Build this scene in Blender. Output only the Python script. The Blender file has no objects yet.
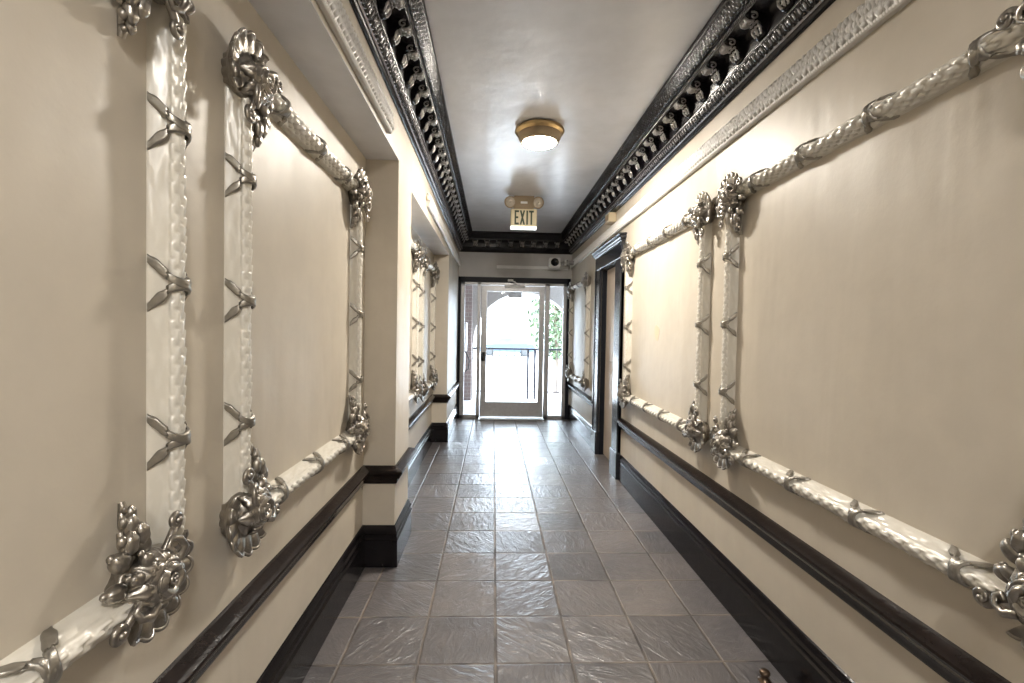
import bpy, math, random
import numpy as np
from mathutils import Matrix, Vector
C = bpy.context.scene
COL = C.collection
PI = math.pi
random.seed(7)

# ------------------------------------------------------------------ camera, world, sun, exposure
CAM_Z = 1.315
cam_data = bpy.data.cameras.new('camera')
cam = bpy.data.objects.new('camera', cam_data)
COL.objects.link(cam)
cam_data.sensor_fit = 'HORIZONTAL'
cam_data.sensor_width = 36.0
cam_data.lens = 465.84 * 36.0 / 1024.0
cam_data.clip_start = 0.02
cam_data.clip_end = 200


def aim_camera(f, yaw, pitch, roll):
    def ray(px, py):
        x = (px - 512) / f
        y = (py - 341.5) / f
        c, s = math.cos(roll), math.sin(roll)
        x, y = c * x + s * y, -s * x + c * y
        cp, sp = math.cos(pitch), math.sin(pitch)
        v = (x, cp + sp * y, sp - cp * y)
        cy, sy = math.cos(yaw), math.sin(yaw)
        return Vector((cy * v[0] + sy * v[1], -sy * v[0] + cy * v[1], v[2])).normalized()
    fwd = ray(512, 341.5)
    up0 = ray(512, 100)
    right = fwd.cross(up0).normalized()
    up = right.cross(fwd).normalized()
    m = Matrix((right, up, -fwd)).transposed().to_4x4()
    m.translation = (0, 0, CAM_Z)
    cam.matrix_world = m


aim_camera(465.84, 0.0403, -0.0228, 0.0182)
C.camera = cam

world = bpy.data.worlds.new('sky')
C.world = world
world.use_nodes = True
wn = world.node_tree.nodes
wl = world.node_tree.links
wn.clear()
w_out = wn.new('ShaderNodeOutputWorld')
w_bg = wn.new('ShaderNodeBackground')
w_bg.inputs['Color'].default_value = (0.72, 0.86, 1.0, 1)
w_bg.inputs['Strength'].default_value = 17.0
wl.new(w_bg.outputs[0], w_out.inputs[0])


def lamp(name, kind, energy, loc, rot, color=(1, 1, 1), **kw):
    d = bpy.data.lights.new(name, kind)
    d.energy = energy
    d.color = color
    for k, v in kw.items():
        setattr(d, k, v)
    o = bpy.data.objects.new(name, d)
    o.location = loc
    o.rotation_euler = rot
    COL.objects.link(o)
    return o


lamp('sun', 'SUN', 9.0, (0, 12, 10), (math.radians(-38), math.radians(-30), 0), (1, .96, .9), angle=math.radians(2))
# daylight enters by the glazed entrance: a portal only guides the sampling of the sky
portal = lamp('entrance_portal', 'AREA', 1.0, (0.28, 7.05, 1.05), (math.radians(-90), 0, 0), shape='RECTANGLE', size=1.7, size_y=2.1)
portal.data.cycles.is_portal = True
# ceiling lamp strength; also scales the unseen fill lamps added behind the camera
HALL_LAMP = 390.0
C.view_settings.view_transform = 'Standard'
C.view_settings.look = 'None'
C.view_settings.gamma = 1
C.view_settings.use_curve_mapping = False
C.view_settings.exposure = 0.6
C.cycles.max_bounces = 10
C.cycles.diffuse_bounces = 6
C.cycles.sample_clamp_indirect = 6

# ------------------------------------------------------------------ dimensions
WN = -0.705      # back plane of the left niches
WL = -0.53       # left main wall
WR = 1.155       # right wall
YB = 6.94        # end wall
Y0 = -3.0        # hall continues behind the camera
ZC = 2.74        # ceiling
T = 0.305        # tile

# ------------------------------------------------------------------ materials


def nodes_of(name):
    m = bpy.data.materials.new(name)
    m.use_nodes = True
    nt = m.node_tree
    return m, nt, nt.nodes['Principled BSDF']


def N(nt, kind, **kw):
    n = nt.nodes.new(kind)
    for k, v in kw.items():
        setattr(n, k, v)
    return n


def mth(nt, op, a, b=None, c=None):
    n = nt.nodes.new('ShaderNodeMath')
    n.operation = op
    for i, v in enumerate((a, b, c)):
        if v is None:
            continue
        if isinstance(v, (int, float)):
            n.inputs[i].default_value = v
        else:
            nt.links.new(v, n.inputs[i])
    return n.outputs[0]


def ramp(nt, fac, stops):
    r = nt.nodes.new('ShaderNodeValToRGB')
    el = r.color_ramp.elements
    while len(el) < len(stops):
        el.new(0.5)
    for e, (p, col) in zip(el, stops):
        e.position = p
        e.color = (*col, 1)
    nt.links.new(fac, r.inputs[0])
    return r.outputs[0]


def noise(nt, scale, detail=3, rough=.5, vec=None, dist=0.0):
    n = nt.nodes.new('ShaderNodeTexNoise')
    n.inputs['Scale'].default_value = scale
    n.inputs['Detail'].default_value = detail
    n.inputs['Roughness'].default_value = rough
    n.inputs['Distortion'].default_value = dist
    if vec is not None:
        nt.links.new(vec, n.inputs['Vector'])
    return n.outputs['Fac']


def coords(nt, scale=(1, 1, 1)):
    t = nt.nodes.new('ShaderNodeTexCoord')
    mp = nt.nodes.new('ShaderNodeMapping')
    mp.inputs['Scale'].default_value = scale
    nt.links.new(t.outputs['Object'], mp.inputs['Vector'])
    return mp.outputs[0]


def simple(name, col, rough=.5, metal=0.0, var=.08, nscale=12.0, bump=0.0, bscale=60.0, coat=0.0, spec=.5, emit=None, estr=0, stretch=(1, 1, 1)):
    m, nt, b = nodes_of(name)
    v = coords(nt, stretch)
    f = noise(nt, nscale, 4, .55, v)
    lo = tuple(max(0, c * (1 - var)) for c in col)
    hi = tuple(min(1, c * (1 + var)) for c in col)
    nt.links.new(ramp(nt, f, [(.3, lo), (.7, hi)]), b.inputs['Base Color'])
    b.inputs['Roughness'].default_value = rough
    b.inputs['Metallic'].default_value = metal
    b.inputs['Coat Weight'].default_value = coat
    b.inputs['Coat Roughness'].default_value = .12
    b.inputs['Specular IOR Level'].default_value = spec
    if bump:
        h = noise(nt, bscale, 3, .6, v)
        bn = N(nt, 'ShaderNodeBump')
        bn.inputs['Strength'].default_value = bump
        bn.inputs['Distance'].default_value = .01
        nt.links.new(h, bn.inputs['Height'])
        nt.links.new(bn.outputs[0], b.inputs['Normal'])
    if emit:
        b.inputs['Emission Color'].default_value = (*emit, 1)
        b.inputs['Emission Strength'].default_value = estr
    return m


def wall_paint(name, col, rough=.34, bump=.5):
    """satin oil paint on uneven plaster: long faint ripples, orange peel, scuffs"""
    m, nt, b = nodes_of(name)
    v = coords(nt)
    v2 = coords(nt, (1, 1, .35))
    broad = noise(nt, 2.2, 3, .5, v2, .3)
    mid = noise(nt, 9, 4, .55, v)
    peel = noise(nt, 170, 2, .5, v)
    mott = mth(nt, 'ADD', mth(nt, 'MULTIPLY', broad, .6), mth(nt, 'MULTIPLY', mid, .4))
    lo = tuple(c * .93 for c in col)
    hi = tuple(min(1, c * 1.06) for c in col)
    nt.links.new(ramp(nt, mott, [(.35, lo), (.65, hi)]), b.inputs['Base Color'])
    b.inputs['Roughness'].default_value = rough
    rip = noise(nt, 7, 2, .5, coords(nt, (1, 1, .12)), .4)
    h = mth(nt, 'ADD', mth(nt, 'ADD', mth(nt, 'MULTIPLY', broad, 1.8), mth(nt, 'MULTIPLY', rip, .35)), mth(nt, 'ADD', mth(nt, 'MULTIPLY', mid, .16), mth(nt, 'MULTIPLY', peel, .010)))
    bn = N(nt, 'ShaderNodeBump')
    bn.inputs['Strength'].default_value = bump
    bn.inputs['Distance'].default_value = .02
    nt.links.new(h, bn.inputs['Height'])
    nt.links.new(bn.outputs[0], b.inputs['Normal'])
    return m


def tile_floor():
    m, nt, b = nodes_of('slate_tile')
    g = N(nt, 'ShaderNodeNewGeometry')
    sp = N(nt, 'ShaderNodeSeparateXYZ')
    nt.links.new(g.outputs['Position'], sp.inputs[0])
    u = mth(nt, 'DIVIDE', mth(nt, 'SUBTRACT', sp.outputs[0], 0.031), T)
    v = mth(nt, 'DIVIDE', mth(nt, 'SUBTRACT', sp.outputs[1], 1.8086), T)
    wob = noise(nt, 30, 2, .5, g.outputs['Position'])
    wob = mth(nt, 'MULTIPLY', mth(nt, 'SUBTRACT', wob, .5), .018)
    fu = mth(nt, 'FRACT', mth(nt, 'ADD', u, wob))
    fv = mth(nt, 'FRACT', mth(nt, 'ADD', v, wob))
    du = mth(nt, 'SUBTRACT', .5, mth(nt, 'ABSOLUTE', mth(nt, 'SUBTRACT', fu, .5)))
    dv = mth(nt, 'SUBTRACT', .5, mth(nt, 'ABSOLUTE', mth(nt, 'SUBTRACT', fv, .5)))
    d = mth(nt, 'MINIMUM', du, dv)
    tilemask = mth(nt, 'MULTIPLY', mth(nt, 'SUBTRACT', d, .010), 70.0)
    tm = N(nt, 'ShaderNodeClamp')
    nt.links.new(tilemask, tm.inputs[0])
    tm = tm.outputs[0]
    idv = N(nt, 'ShaderNodeCombineXYZ')
    nt.links.new(mth(nt, 'FLOOR', u), idv.inputs[0])
    nt.links.new(mth(nt, 'FLOOR', v), idv.inputs[1])
    wnz = N(nt, 'ShaderNodeTexWhiteNoise')
    nt.links.new(idv.outputs[0], wnz.inputs['Vector'])
    # per tile rotation + offset of the cleft slate relief
    vr = N(nt, 'ShaderNodeVectorRotate', rotation_type='Z_AXIS')
    nt.links.new(g.outputs['Position'], vr.inputs['Vector'])
    nt.links.new(mth(nt, 'MULTIPLY', wnz.outputs['Value'], 6.28), vr.inputs['Angle'])
    off = N(nt, 'ShaderNodeVectorMath', operation='MULTIPLY_ADD')
    nt.links.new(wnz.outputs['Color'], off.inputs[0])
    off.inputs[1].default_value = (7, 7, 7)
    nt.links.new(vr.outputs[0], off.inputs[2])
    mp = N(nt, 'ShaderNodeMapping')
    mp.inputs['Scale'].default_value = (1, 2.6, 1)
    nt.links.new(off.outputs[0], mp.inputs['Vector'])
    big = noise(nt, 5.5, 3, .5, mp.outputs[0], 1.5)
    rid = mth(nt, 'ABSOLUTE', mth(nt, 'SUBTRACT', noise(nt, 8, 4, .55, mp.outputs[0], 1.1), .5))
    rid = mth(nt, 'MINIMUM', mth(nt, 'MULTIPLY', rid, 5.0), 1.0)
    fine = noise(nt, 45, 3, .6, off.outputs[0])
    col_n = mth(nt, 'ADD', mth(nt, 'MULTIPLY', noise(nt, 7, 4, .6, off.outputs[0]), .65), mth(nt, 'MULTIPLY', wnz.outputs['Value'], .35))
    tc = ramp(nt, col_n, [(.25, (.082, .077, .080)), (.5, (.122, .112, .113)), (.75, (.17, .152, .145))])
    mix = N(nt, 'ShaderNodeMix', data_type='RGBA')
    nt.links.new(tm, mix.inputs[0])
    gn = noise(nt, 6, 2, .5, g.outputs['Position'])
    gc = ramp(nt, gn, [(.35, (.035, .030, .028)), (.65, (.20, .165, .135))])
    nt.links.new(gc, mix.inputs[6])
    nt.links.new(tc, mix.inputs[7])
    nt.links.new(mix.outputs[2], b.inputs['Base Color'])
    b.inputs['Coat Weight'].default_value = .35
    b.inputs['Coat Roughness'].default_value = .28
    r = mth(nt, 'ADD', mth(nt, 'MULTIPLY', fine, .16), .24)
    nt.links.new(mth(nt, 'ADD', mth(nt, 'MULTIPLY', mth(nt, 'SUBTRACT', 1, tm), .3), r), b.inputs['Roughness'])
    h = mth(nt, 'ADD', mth(nt, 'MULTIPLY', big, .9), mth(nt, 'ADD', mth(nt, 'MULTIPLY', rid, .32), mth(nt, 'MULTIPLY', fine, .09)))
    h = mth(nt, 'MULTIPLY', h, tm)
    h = mth(nt, 'ADD', h, mth(nt, 'MULTIPLY', tm, .5))
    bn = N(nt, 'ShaderNodeBump')
    bn.inputs['Strength'].default_value = .55
    bn.inputs['Distance'].default_value = .008
    nt.links.new(h, bn.inputs['Height'])
    nt.links.new(bn.outputs[0], b.inputs['Normal'])
    nt.links.new(bn.outputs[0], b.inputs['Coat Normal'])
    return m


def brick(name, c1, c2, mortar, rot=None):
    m, nt, b = nodes_of(name)
    g = N(nt, 'ShaderNodeTexCoord')
    sp = N(nt, 'ShaderNodeSeparateXYZ')
    nt.links.new(g.outputs['Object'], sp.inputs[0])
    cb = N(nt, 'ShaderNodeCombineXYZ')
    nt.links.new(mth(nt, 'ADD', sp.outputs[0], sp.outputs[1]), cb.inputs[0])
    nt.links.new(sp.outputs[2], cb.inputs[1])
    t = N(nt, 'ShaderNodeTexBrick')
    t.inputs['Color1'].default_value = (*c1, 1)
    t.inputs['Color2'].default_value = (*c2, 1)
    t.inputs['Mortar'].default_value = (*mortar, 1)
    t.inputs['Scale'].default_value = 1
    t.inputs['Brick Width'].default_value = .22
    t.inputs['Row Height'].default_value = .075
    t.inputs['Mortar Size'].default_value = .008
    nt.links.new(cb.outputs[0], t.inputs['Vector'])
    nt.links.new(t.outputs['Color'], b.inputs['Base Color'])
    b.inputs['Roughness'].default_value = .85
    return m


def rubbed(name, dark, light, lo, hi, rough=.22, metal=.0):
    """gloss paint whose raised relief is worn to metal leaf: follows the 'rub' attribute of the relief"""
    m, nt, b = nodes_of(name)
    a = N(nt, 'ShaderNodeAttribute', attribute_name='rub')
    v = coords(nt)
    f = mth(nt, 'ADD', a.outputs['Fac'], mth(nt, 'MULTIPLY', mth(nt, 'SUBTRACT', noise(nt, 40, 3, .6, v), .5), .5))
    mr = N(nt, 'ShaderNodeMapRange')
    mr.inputs[1].default_value = lo
    mr.inputs[2].default_value = hi
    nt.links.new(f, mr.inputs[0])
    c = ramp(nt, mr.outputs[0], [(0, dark), (1, light)])
    nt.links.new(c, b.inputs['Base Color'])
    nt.links.new(mth(nt, 'MULTIPLY', mr.outputs[0], metal), b.inputs['Metallic'])
    b.inputs['Roughness'].default_value = rough
    return m


M = {}
M['wall'] = wall_paint('greige_wall_paint', (.54, .487, .405), .44)
M['ceiling'] = wall_paint('grey_gloss_ceiling_paint', (.66, .67, .71), .26, .3)
M['floor'] = tile_floor()
M['cream'] = rubbed('pearl_cream_moulding_paint', (.60, .565, .49), (.80, .775, .71), .1, .9, .28, .15)
M['lace'] = rubbed('white_lace_moulding_paint', (.50, .485, .45), (.90, .89, .87), .1, .7, .35, 0)
M['black'] = simple('black_gloss_paint', (.007, .006, .007), .18, 0, .2, 8, .10, 25, spec=.22)
M['trimtop'] = simple('dark_brown_black_gloss_paint', (.013, .009, .008), .22, 0, .3, 14, .12, 30, spec=.22)
M['cornice'] = rubbed('black_cornice_paint_rubbed_silver', (.006, .005, .007), (.42, .41, .43), .62, 1.05, .26, .6)
M['cornice'].node_tree.nodes['Principled BSDF'].inputs['Specular IOR Level'].default_value = .28
M['silver'] = simple('tarnished_silver_leaf', (.33, .305, .27), .30, .88, .25, 35, .12, 90)
M['silverdark'] = simple('dull_pewter_ribbon', (.30, .28, .245), .32, .75, .2, 30, .1, 80)
M['silverpale'] = simple('pale_silver_bracket_leaf', (.34, .33, .32), .30, .8, .15, 60, .15, 90)
M['casing'] = simple('charcoal_gloss_door_casing', (.018, .020, .026), .20, 0, .2, 9, .08, 30, coat=.2)
M['frameblack'] = simple('black_entrance_frame', (.006, .007, .011), .45, 0, .1, spec=.2)
M['alu'] = simple('brushed_aluminium', (.42, .42, .43), .38, .6, .08, 30)
M['tandoor'] = simple('tan_door_paint', (.50, .42, .34), .35, 0, .04)
M['white'] = simple('white_plastic', (.75, .75, .74), .4, 0, .03)
M['brass'] = simple('antique_brass', (.42, .30, .15), .30, .9, .12, 20)
M['beige'] = simple('aged_beige_plastic', (.60, .50, .34), .45, 0, .05)
M['beigedark'] = simple('tan_metal_case', (.27, .20, .12), .5, 0, .06)
M['letter'] = simple('dark_green_letters', (.035, .05, .018), .5, 0, .05)
M['signface'] = simple('cream_sign_face', (.56, .48, .30), .4, 0, .04, emit=(.9, .8, .5), estr=.04)
M['glow'] = simple('lit_white_diffuser', (.9, .88, .85), .4, 0, .01, emit=(1, .925, .82), estr=HALL_LAMP)
M['glowfill'] = simple('fill_diffuser_cool', (.9, .88, .85), .4, 0, .01, emit=(1, .97, .93), estr=HALL_LAMP * .58)
M['glowbar'] = simple('lit_sign_downlight', (.9, .9, .9), .4, 0, .01, emit=(1, 1, .97), estr=2.0)
M['lens'] = simple('clear_lamp_lens', (.55, .50, .42), .12, .3, .1, 90)
M['dark'] = simple('black_lens', (.01, .01, .012), .08, 0, .05)
M['brick'] = brick('pale_pink_brick', (.22, .165, .15), (.18, .14, .13), (.25, .22, .21))
M['endwall'] = wall_paint('grey_end_wall_paint', (.46, .45, .44), .4)
M['stucco'] = simple('pale_porch_stucco', (.26, .24, .225), .8, 0, .06, 10, .2, 60)
M['paving'] = simple('pale_street_paving', (.42, .42, .42), .9, 0, .06, 3)
M['iron'] = simple('grey_painted_iron', (.035, .035, .05), .45, .2, .1)
M['carblue'] = simple('blue_grey_car_paint', (.03, .05, .08), .35, .1, .04)
M['rubber'] = simple('black_rubber', (.03, .03, .03), .7, 0, .1)
M['carglass'] = simple('dark_car_glass', (.06, .08, .10), .08, 0, .05)
M['leaf'] = simple('green_leaves', (.055, .085, .035), .6, 0, .4, 5)
M['bark'] = simple('brown_bark', (.16, .12, .09), .9, 0, .25, 8, .4, 20)
M['house'] = simple('pale_house_wall', (.17, .165, .16), .85, 0, .05, 2)
M['pane'] = simple('dark_window_pane', (.10, .12, .14), .1, 0, .1)
M['steel'] = simple('dull_steel', (.35, .34, .33), .35, .85, .1)
M['bronze'] = simple('bronze_door_stop', (.16, .11, .075), .3, .8, .15)

g_, nt_, b_ = nodes_of('clear_door_glass')
M['glass'] = g_
b_.inputs['Base Color'].default_value = (.97, .99, 1, 1)
tr = N(nt_, 'ShaderNodeBsdfTransparent')
gl = N(nt_, 'ShaderNodeBsdfGlossy')
gl.inputs['Roughness'].default_value = .02
lw = N(nt_, 'ShaderNodeLayerWeight')
lw.inputs['Blend'].default_value = .25
mx = N(nt_, 'ShaderNodeMixShader')
nt_.links.new(mth(nt_, 'MULTIPLY', lw.outputs['Fresnel'], .8), mx.inputs[0])
nt_.links.new(tr.outputs[0], mx.inputs[1])
nt_.links.new(gl.outputs[0], mx.inputs[2])
nt_.links.new(mx.outputs[0], nt_.nodes['Material Output'].inputs['Surface'])


# ------------------------------------------------------------------ mesh helpers
class MB:
    """collects faces, links them as ONE mesh object"""

    def __init__(s):
        s.v = []
        s.f = []
        s.m = []
        s.rub = []
        s.sm = []

    def add(s, vs, fs, mi=0, rub=None, smooth=True):
        o = len(s.v)
        s.v += [tuple(v) for v in vs]
        s.rub += list(rub) if rub is not None else [0.0] * len(vs)
        for f in fs:
            s.f.append(tuple(i + o for i in f))
            s.m.append(mi)
            s.sm.append(smooth)

    def box(s, x0, x1, y0, y1, z0, z1, mi=0, bev=0.0):
        x0, x1 = sorted((x0, x1))
        y0, y1 = sorted((y0, y1))
        z0, z1 = sorted((z0, z1))
        if not bev:
            v = [(x, y, z) for x in (x0, x1) for y in (y0, y1) for z in (z0, z1)]
            s.add(v, [(0, 1, 3, 2), (4, 6, 7, 5), (0, 4, 5, 1), (2, 3, 7, 6), (0, 2, 6, 4), (1, 5, 7, 3)], mi, smooth=False)
            return
        b = min(bev, (x1 - x0) / 2.01, (y1 - y0) / 2.01, (z1 - z0) / 2.01)
        # chamfered box: 24 verts
        v = []
        idx = {}
        for ix, x in enumerate((x0, x1)):
            for iy, y in enumerate((y0, y1)):
                for iz, z in enumerate((z0, z1)):
                    sx, sy, sz = (1 - 2 * ix), (1 - 2 * iy), (1 - 2 * iz)
                    for ax, p in enumerate(((x, y + sy * b, z + sz * b), (x + sx * b, y, z + sz * b), (x + sx * b, y + sy * b, z))):
                        idx[(ix, iy, iz, ax)] = len(v)
                        v.append(p)
        f = []
        I = lambda a, b_, c, d: idx[(a, b_, c, d)]
        for i in (0, 1):
            q = [I(i, 0, 0, 0), I(i, 1, 0, 0), I(i, 1, 1, 0), I(i, 0, 1, 0)]
            f.append(q if i else q[::-1])
            q = [I(0, i, 0, 1), I(1, i, 0, 1), I(1, i, 1, 1), I(0, i, 1, 1)]
            f.append(q if not i else q[::-1])
            q = [I(0, 0, i, 2), I(1, 0, i, 2), I(1, 1, i, 2), I(0, 1, i, 2)]
            f.append(q if i else q[::-1])
        for a in (0, 1):
            for c in (0, 1):
                f.append([I(0, a, c, 1), I(1, a, c, 1), I(1, a, c, 2), I(0, a, c, 2)])
                f.append([I(a, 0, c, 0), I(a, 1, c, 0), I(a, 1, c, 2), I(a, 0, c, 2)])
                f.append([I(a, c, 0, 0), I(a, c, 1, 0), I(a, c, 1, 1), I(a, c, 0, 1)])
        for a in (0, 1):
            for bb in (0, 1):
                for c in (0, 1):
                    f.append([I(a, bb, c, 0), I(a, bb, c, 1), I(a, bb, c, 2)])
        s.add(v, f, mi, smooth=False)

    def prism(s, poly, axis, a, b, mi=0):
        """poly of 2-D points extruded along axis from a to b"""
        n = len(poly)

        def P(p, t):
            if axis == 'x':
                return (t, p[0], p[1])
            if axis == 'y':
                return (p[0], t, p[1])
            return (p[0], p[1], t)
        v = [P(p, a) for p in poly] + [P(p, b) for p in poly]
        f = [tuple(range(n - 1, -1, -1)), tuple(range(n, 2 * n))]
        f += [(i, (i + 1) % n, n + (i + 1) % n, n + i) for i in range(n)]
        s.add(v, f, mi, smooth=False)

    def grid(s, pts, mi=0, rub=None, smooth=True, wrap_u=False, wrap_v=False):
        """pts[i][j] -> surface"""
        nu, nv = len(pts), len(pts[0])
        v = [p for row in pts for p in row]
        f = []
        for i in range(nu - (0 if wrap_u else 1)):
            for j in range(nv - (0 if wrap_v else 1)):
                i2, j2 = (i + 1) % nu, (j + 1) % nv
                f.append((i * nv + j, i2 * nv + j, i2 * nv + j2, i * nv + j2))
        s.add(v, f, mi, rub, smooth)

    def tube(s, path, rad, seg=10, mi=0, flat=1.0, up=None, cap=True):
        """tapering tube along path; flat<1 flattens in the direction across 'up'"""
        path = [Vector(p) for p in path]
        n = len(path)
        rows = []
        prev = None
        for i, p in enumerate(path):
            t = (path[min(i + 1, n - 1)] - path[max(i - 1, 0)])
            if t.length < 1e-9:
                t = Vector((0, 0, 1))
            t.normalize()
            if up is not None:
                a = Vector(up) - t * t.dot(Vector(up))
            elif prev is None:
                a = Vector((0, 0, 1)) if abs(t.z) < .9 else Vector((1, 0, 0))
                a = a - t * t.dot(a)
            else:
                a = prev - t * t.dot(prev)
            if a.length < 1e-6:
                a = t.orthogonal()
            a.normalize()
            prev = a
            b = t.cross(a)
            r = rad[i] if hasattr(rad, '__len__') else rad
            rows.append([tuple(p + a * r * math.cos(k * 2 * PI / seg) + b * r * flat * math.sin(k * 2 * PI / seg)) for k in range(seg)])
        s.grid(rows, mi, wrap_v=True)
        if cap:
            o = len(s.v)
            s.add(rows[0], [tuple(range(seg))[::-1]], mi)
            s.add(rows[-1], [tuple(range(seg))], mi)

    def ellipsoid(s, c, r, rot=None, nu=10, nv=14, mi=0, fn=None):
        rows = []
        R = rot or Matrix.Identity(3)
        for i in range(nu + 1):
            th = PI * i / nu
            row = []
            for j in range(nv):
                ph = 2 * PI * j / nv
                k = fn(th, ph) if fn else 1.0
                p = Vector((r[0] * math.cos(th) * k, r[1] * math.sin(th) * math.cos(ph) * k, r[2] * math.sin(th) * math.sin(ph) * k))
                row.append(tuple(R @ p + Vector(c)))
            rows.append(row)
        s.grid(rows, mi, wrap_v=True)

    def lathe(s, prof, c=(0, 0, 0), seg=32, mi=0, R=None):
        rows = []
        for r, z in prof:
            row = []
            for k in range(seg):
                a = 2 * PI * k / seg
                p = Vector((r * math.cos(a), r * math.sin(a), z))
                if R:
                    p = R @ p
                row.append(tuple(p + Vector(c)))
            rows.append(row)
        s.grid(rows, mi, wrap_v=True)

    def build(s, name, mats, parent=None):
        me = bpy.data.meshes.new(name)
        me.from_pydata(s.v, [], s.f)
        me.polygons.foreach_set('material_index', s.m)
        me.polygons.foreach_set('use_smooth', s.sm)
        if any(s.rub):
            at = me.attributes.new('rub', 'FLOAT', 'POINT')
            at.data.foreach_set('value', s.rub)
        if not isinstance(mats, (list, tuple)):
            mats = [mats]
        for m in mats:
            me.materials.append(m)
        import bmesh
        bm = bmesh.new()
        bm.from_mesh(me)
        bmesh.ops.recalc_face_normals(bm, faces=bm.faces)
        bm.to_mesh(me)
        bm.free()
        o = bpy.data.objects.new(name, me)
        COL.objects.link(o)
        if parent is not None:
            o.parent = parent
        return o


def tag(o, label=None, cat=None, group=None, kind=None):
    if label:
        o['label'] = label
    if cat:
        o['category'] = cat
    if group:
        o['group'] = group
    if kind:
        o['kind'] = kind
    return o


def struct(mb, name, mats, label):
    return tag(mb.build(name, mats), label, 'room part' if name.startswith('wall') else name.split('_')[0], kind='structure')


def empty(name, loc=(0, 0, 0), rot=None):
    o = bpy.data.objects.new(name, None)
    COL.objects.link(o)
    o.empty_display_size = .1
    if rot is not None:
        m = rot.to_4x4()
        m.translation = loc
        o.matrix_world = m
    else:
        o.location = loc
    return o


def kids(o):
    return [c for c in bpy.data.objects if c.parent == o]


def copy_tree(o, parent=None):
    c = o.copy()
    COL.objects.link(c)
    c.parent = parent
    for k in kids(o):
        copy_tree(k, c)
    return c


# ------------------------------------------------------------------ room shell
mb = MB()
mb.box(-1.0, 1.5, Y0 - .1, YB + .08, -.12, 0)
struct(mb, 'floor', M['floor'], 'grey slate tile floor of the long hallway')
mb = MB()
mb.box(-1.0, 1.5, Y0 - .1, YB + .15, ZC, ZC + .1)
struct(mb, 'ceiling', M['ceiling'], 'glossy pale grey hallway ceiling')

N1E, N2S, N2E = 2.58, 2.98, 5.45       # niche 1 end, niche 2 start and end
ZS1, ZS2 = 2.235, 2.185
mb = MB()
mb.box(-.95, WN, Y0, YB, 0, ZC)
mb.box(WN, WL, Y0, N2S, ZS1, ZC)
mb.box(WN, WL, N2S, YB, ZS2, ZC)
mb.box(WN, WL, N1E, N2S, 0, ZS1)
mb.box(WN, WL, N2E, YB, 0, ZS2)
struct(mb, 'wall_left', M['wall'], 'greige left wall with two long shallow niches')
mb = MB()
mb.box(WN, WL, Y0, N1E, ZS1 - .004, ZS1)
mb.box(WN, WL, N2S, N2E, ZS2 - .004, ZS2)
struct(mb, 'trim_8', M['ceiling'], 'grey painted undersides over the left niches')

DY0, DY1, DZ = 4.32, 4.96, 1.99        # door opening in the right wall
mb = MB()
mb.box(WR, 1.4, Y0, DY0, 0, ZC)
mb.box(WR, 1.4, DY1, YB, 0, ZC)
mb.box(WR, 1.4, DY0, DY1, DZ, ZC)
mb.box(WR + .10, 1.4, DY0, DY1, 0, DZ)
struct(mb, 'wall_right', M['wall'], 'greige right wall with a recessed side door')
mb = MB()
mb.box(-.95, 1.4, YB, YB + .15, 2.105, ZC)
mb.box(-.95, -.565, YB, YB + .15, 0, 2.105)
mb.box(1.14, 1.4, YB, YB + .15, 0, 2.105)
struct(mb, 'wall_back', M['endwall'], 'plaster wall over the glass entrance')
mb = MB()
mb.box(-.95, 1.4, Y0 - .1, Y0, 0, ZC)
struct(mb, 'wall_front', M['wall'], 'hallway end wall behind the viewer')


def sweep(path, prof, mb, mi=0):
    """profile (d out from the wall, z) along a polyline in plan, mitred. Wall lies to the left of travel -> d to the right"""
    n = len(path)
    rows = []
    for i, p in enumerate(path):
        p = Vector(p)
        ns = []
        if i > 0:
            t = (p - Vector(path[i - 1])).normalized()
            ns.append(Vector((t.y, -t.x)))
        if i < n - 1:
            t = (Vector(path[i + 1]) - p).normalized()
            ns.append(Vector((t.y, -t.x)))
        if len(ns) == 2:
            nn = (ns[0] + ns[1])
            nn = nn / (nn.length_squared / 2) if nn.length > 1e-6 else ns[0]
        else:
            nn = ns[0]
        rows.append([(p.x + nn.x * d, p.y + nn.y * d, z) for d, z in prof])
    mb.grid(rows, mi, smooth=False)
    mb.add(rows[0], [tuple(range(len(prof)))], mi, smooth=False)
    mb.add(rows[-1], [tuple(range(len(prof)))], mi, smooth=False)


LEFT_PATH = [(WN, Y0), (WN, N1E), (WL, N1E), (WL, N2S), (WN, N2S), (WN, N2E), (WL, N2E), (WL, YB)]
# going +Y with the wall on the left: normal (t.y,-t.x) = +X   OK
RIGHT_NEAR = [(WR, 4.08), (WR, Y0)]
RIGHT_FAR = [(WR, YB), (WR, 5.16)]
BASE = [(0, .002), (.020, .002), (.020, .160), (.024, .166), (.017, .174), (.016, .184), (.021, .192), (.014, .203), (.010, .216), (.006, .226), (0, .230)]
BASEL = [(0, .002), (.022, .002), (.022, .150), (.026, .156), (.018, .165), (.017, .178), (.022, .188), (.014, .198), (.010, .214), (.006, .224), (0, .228)]
RAIL = [(0, .462), (.010, .462), (.014, .470), (.018, .488), (.030, .496), (.034, .508), (.046, .524), (.050, .534), (.048, .541), (.038, .546), (.010, .558), (0, .560)]


def rail_mesh(paths, prof):
    mb = MB()
    for p in paths:
        sweep(p, prof, mb)
    return mb


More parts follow.
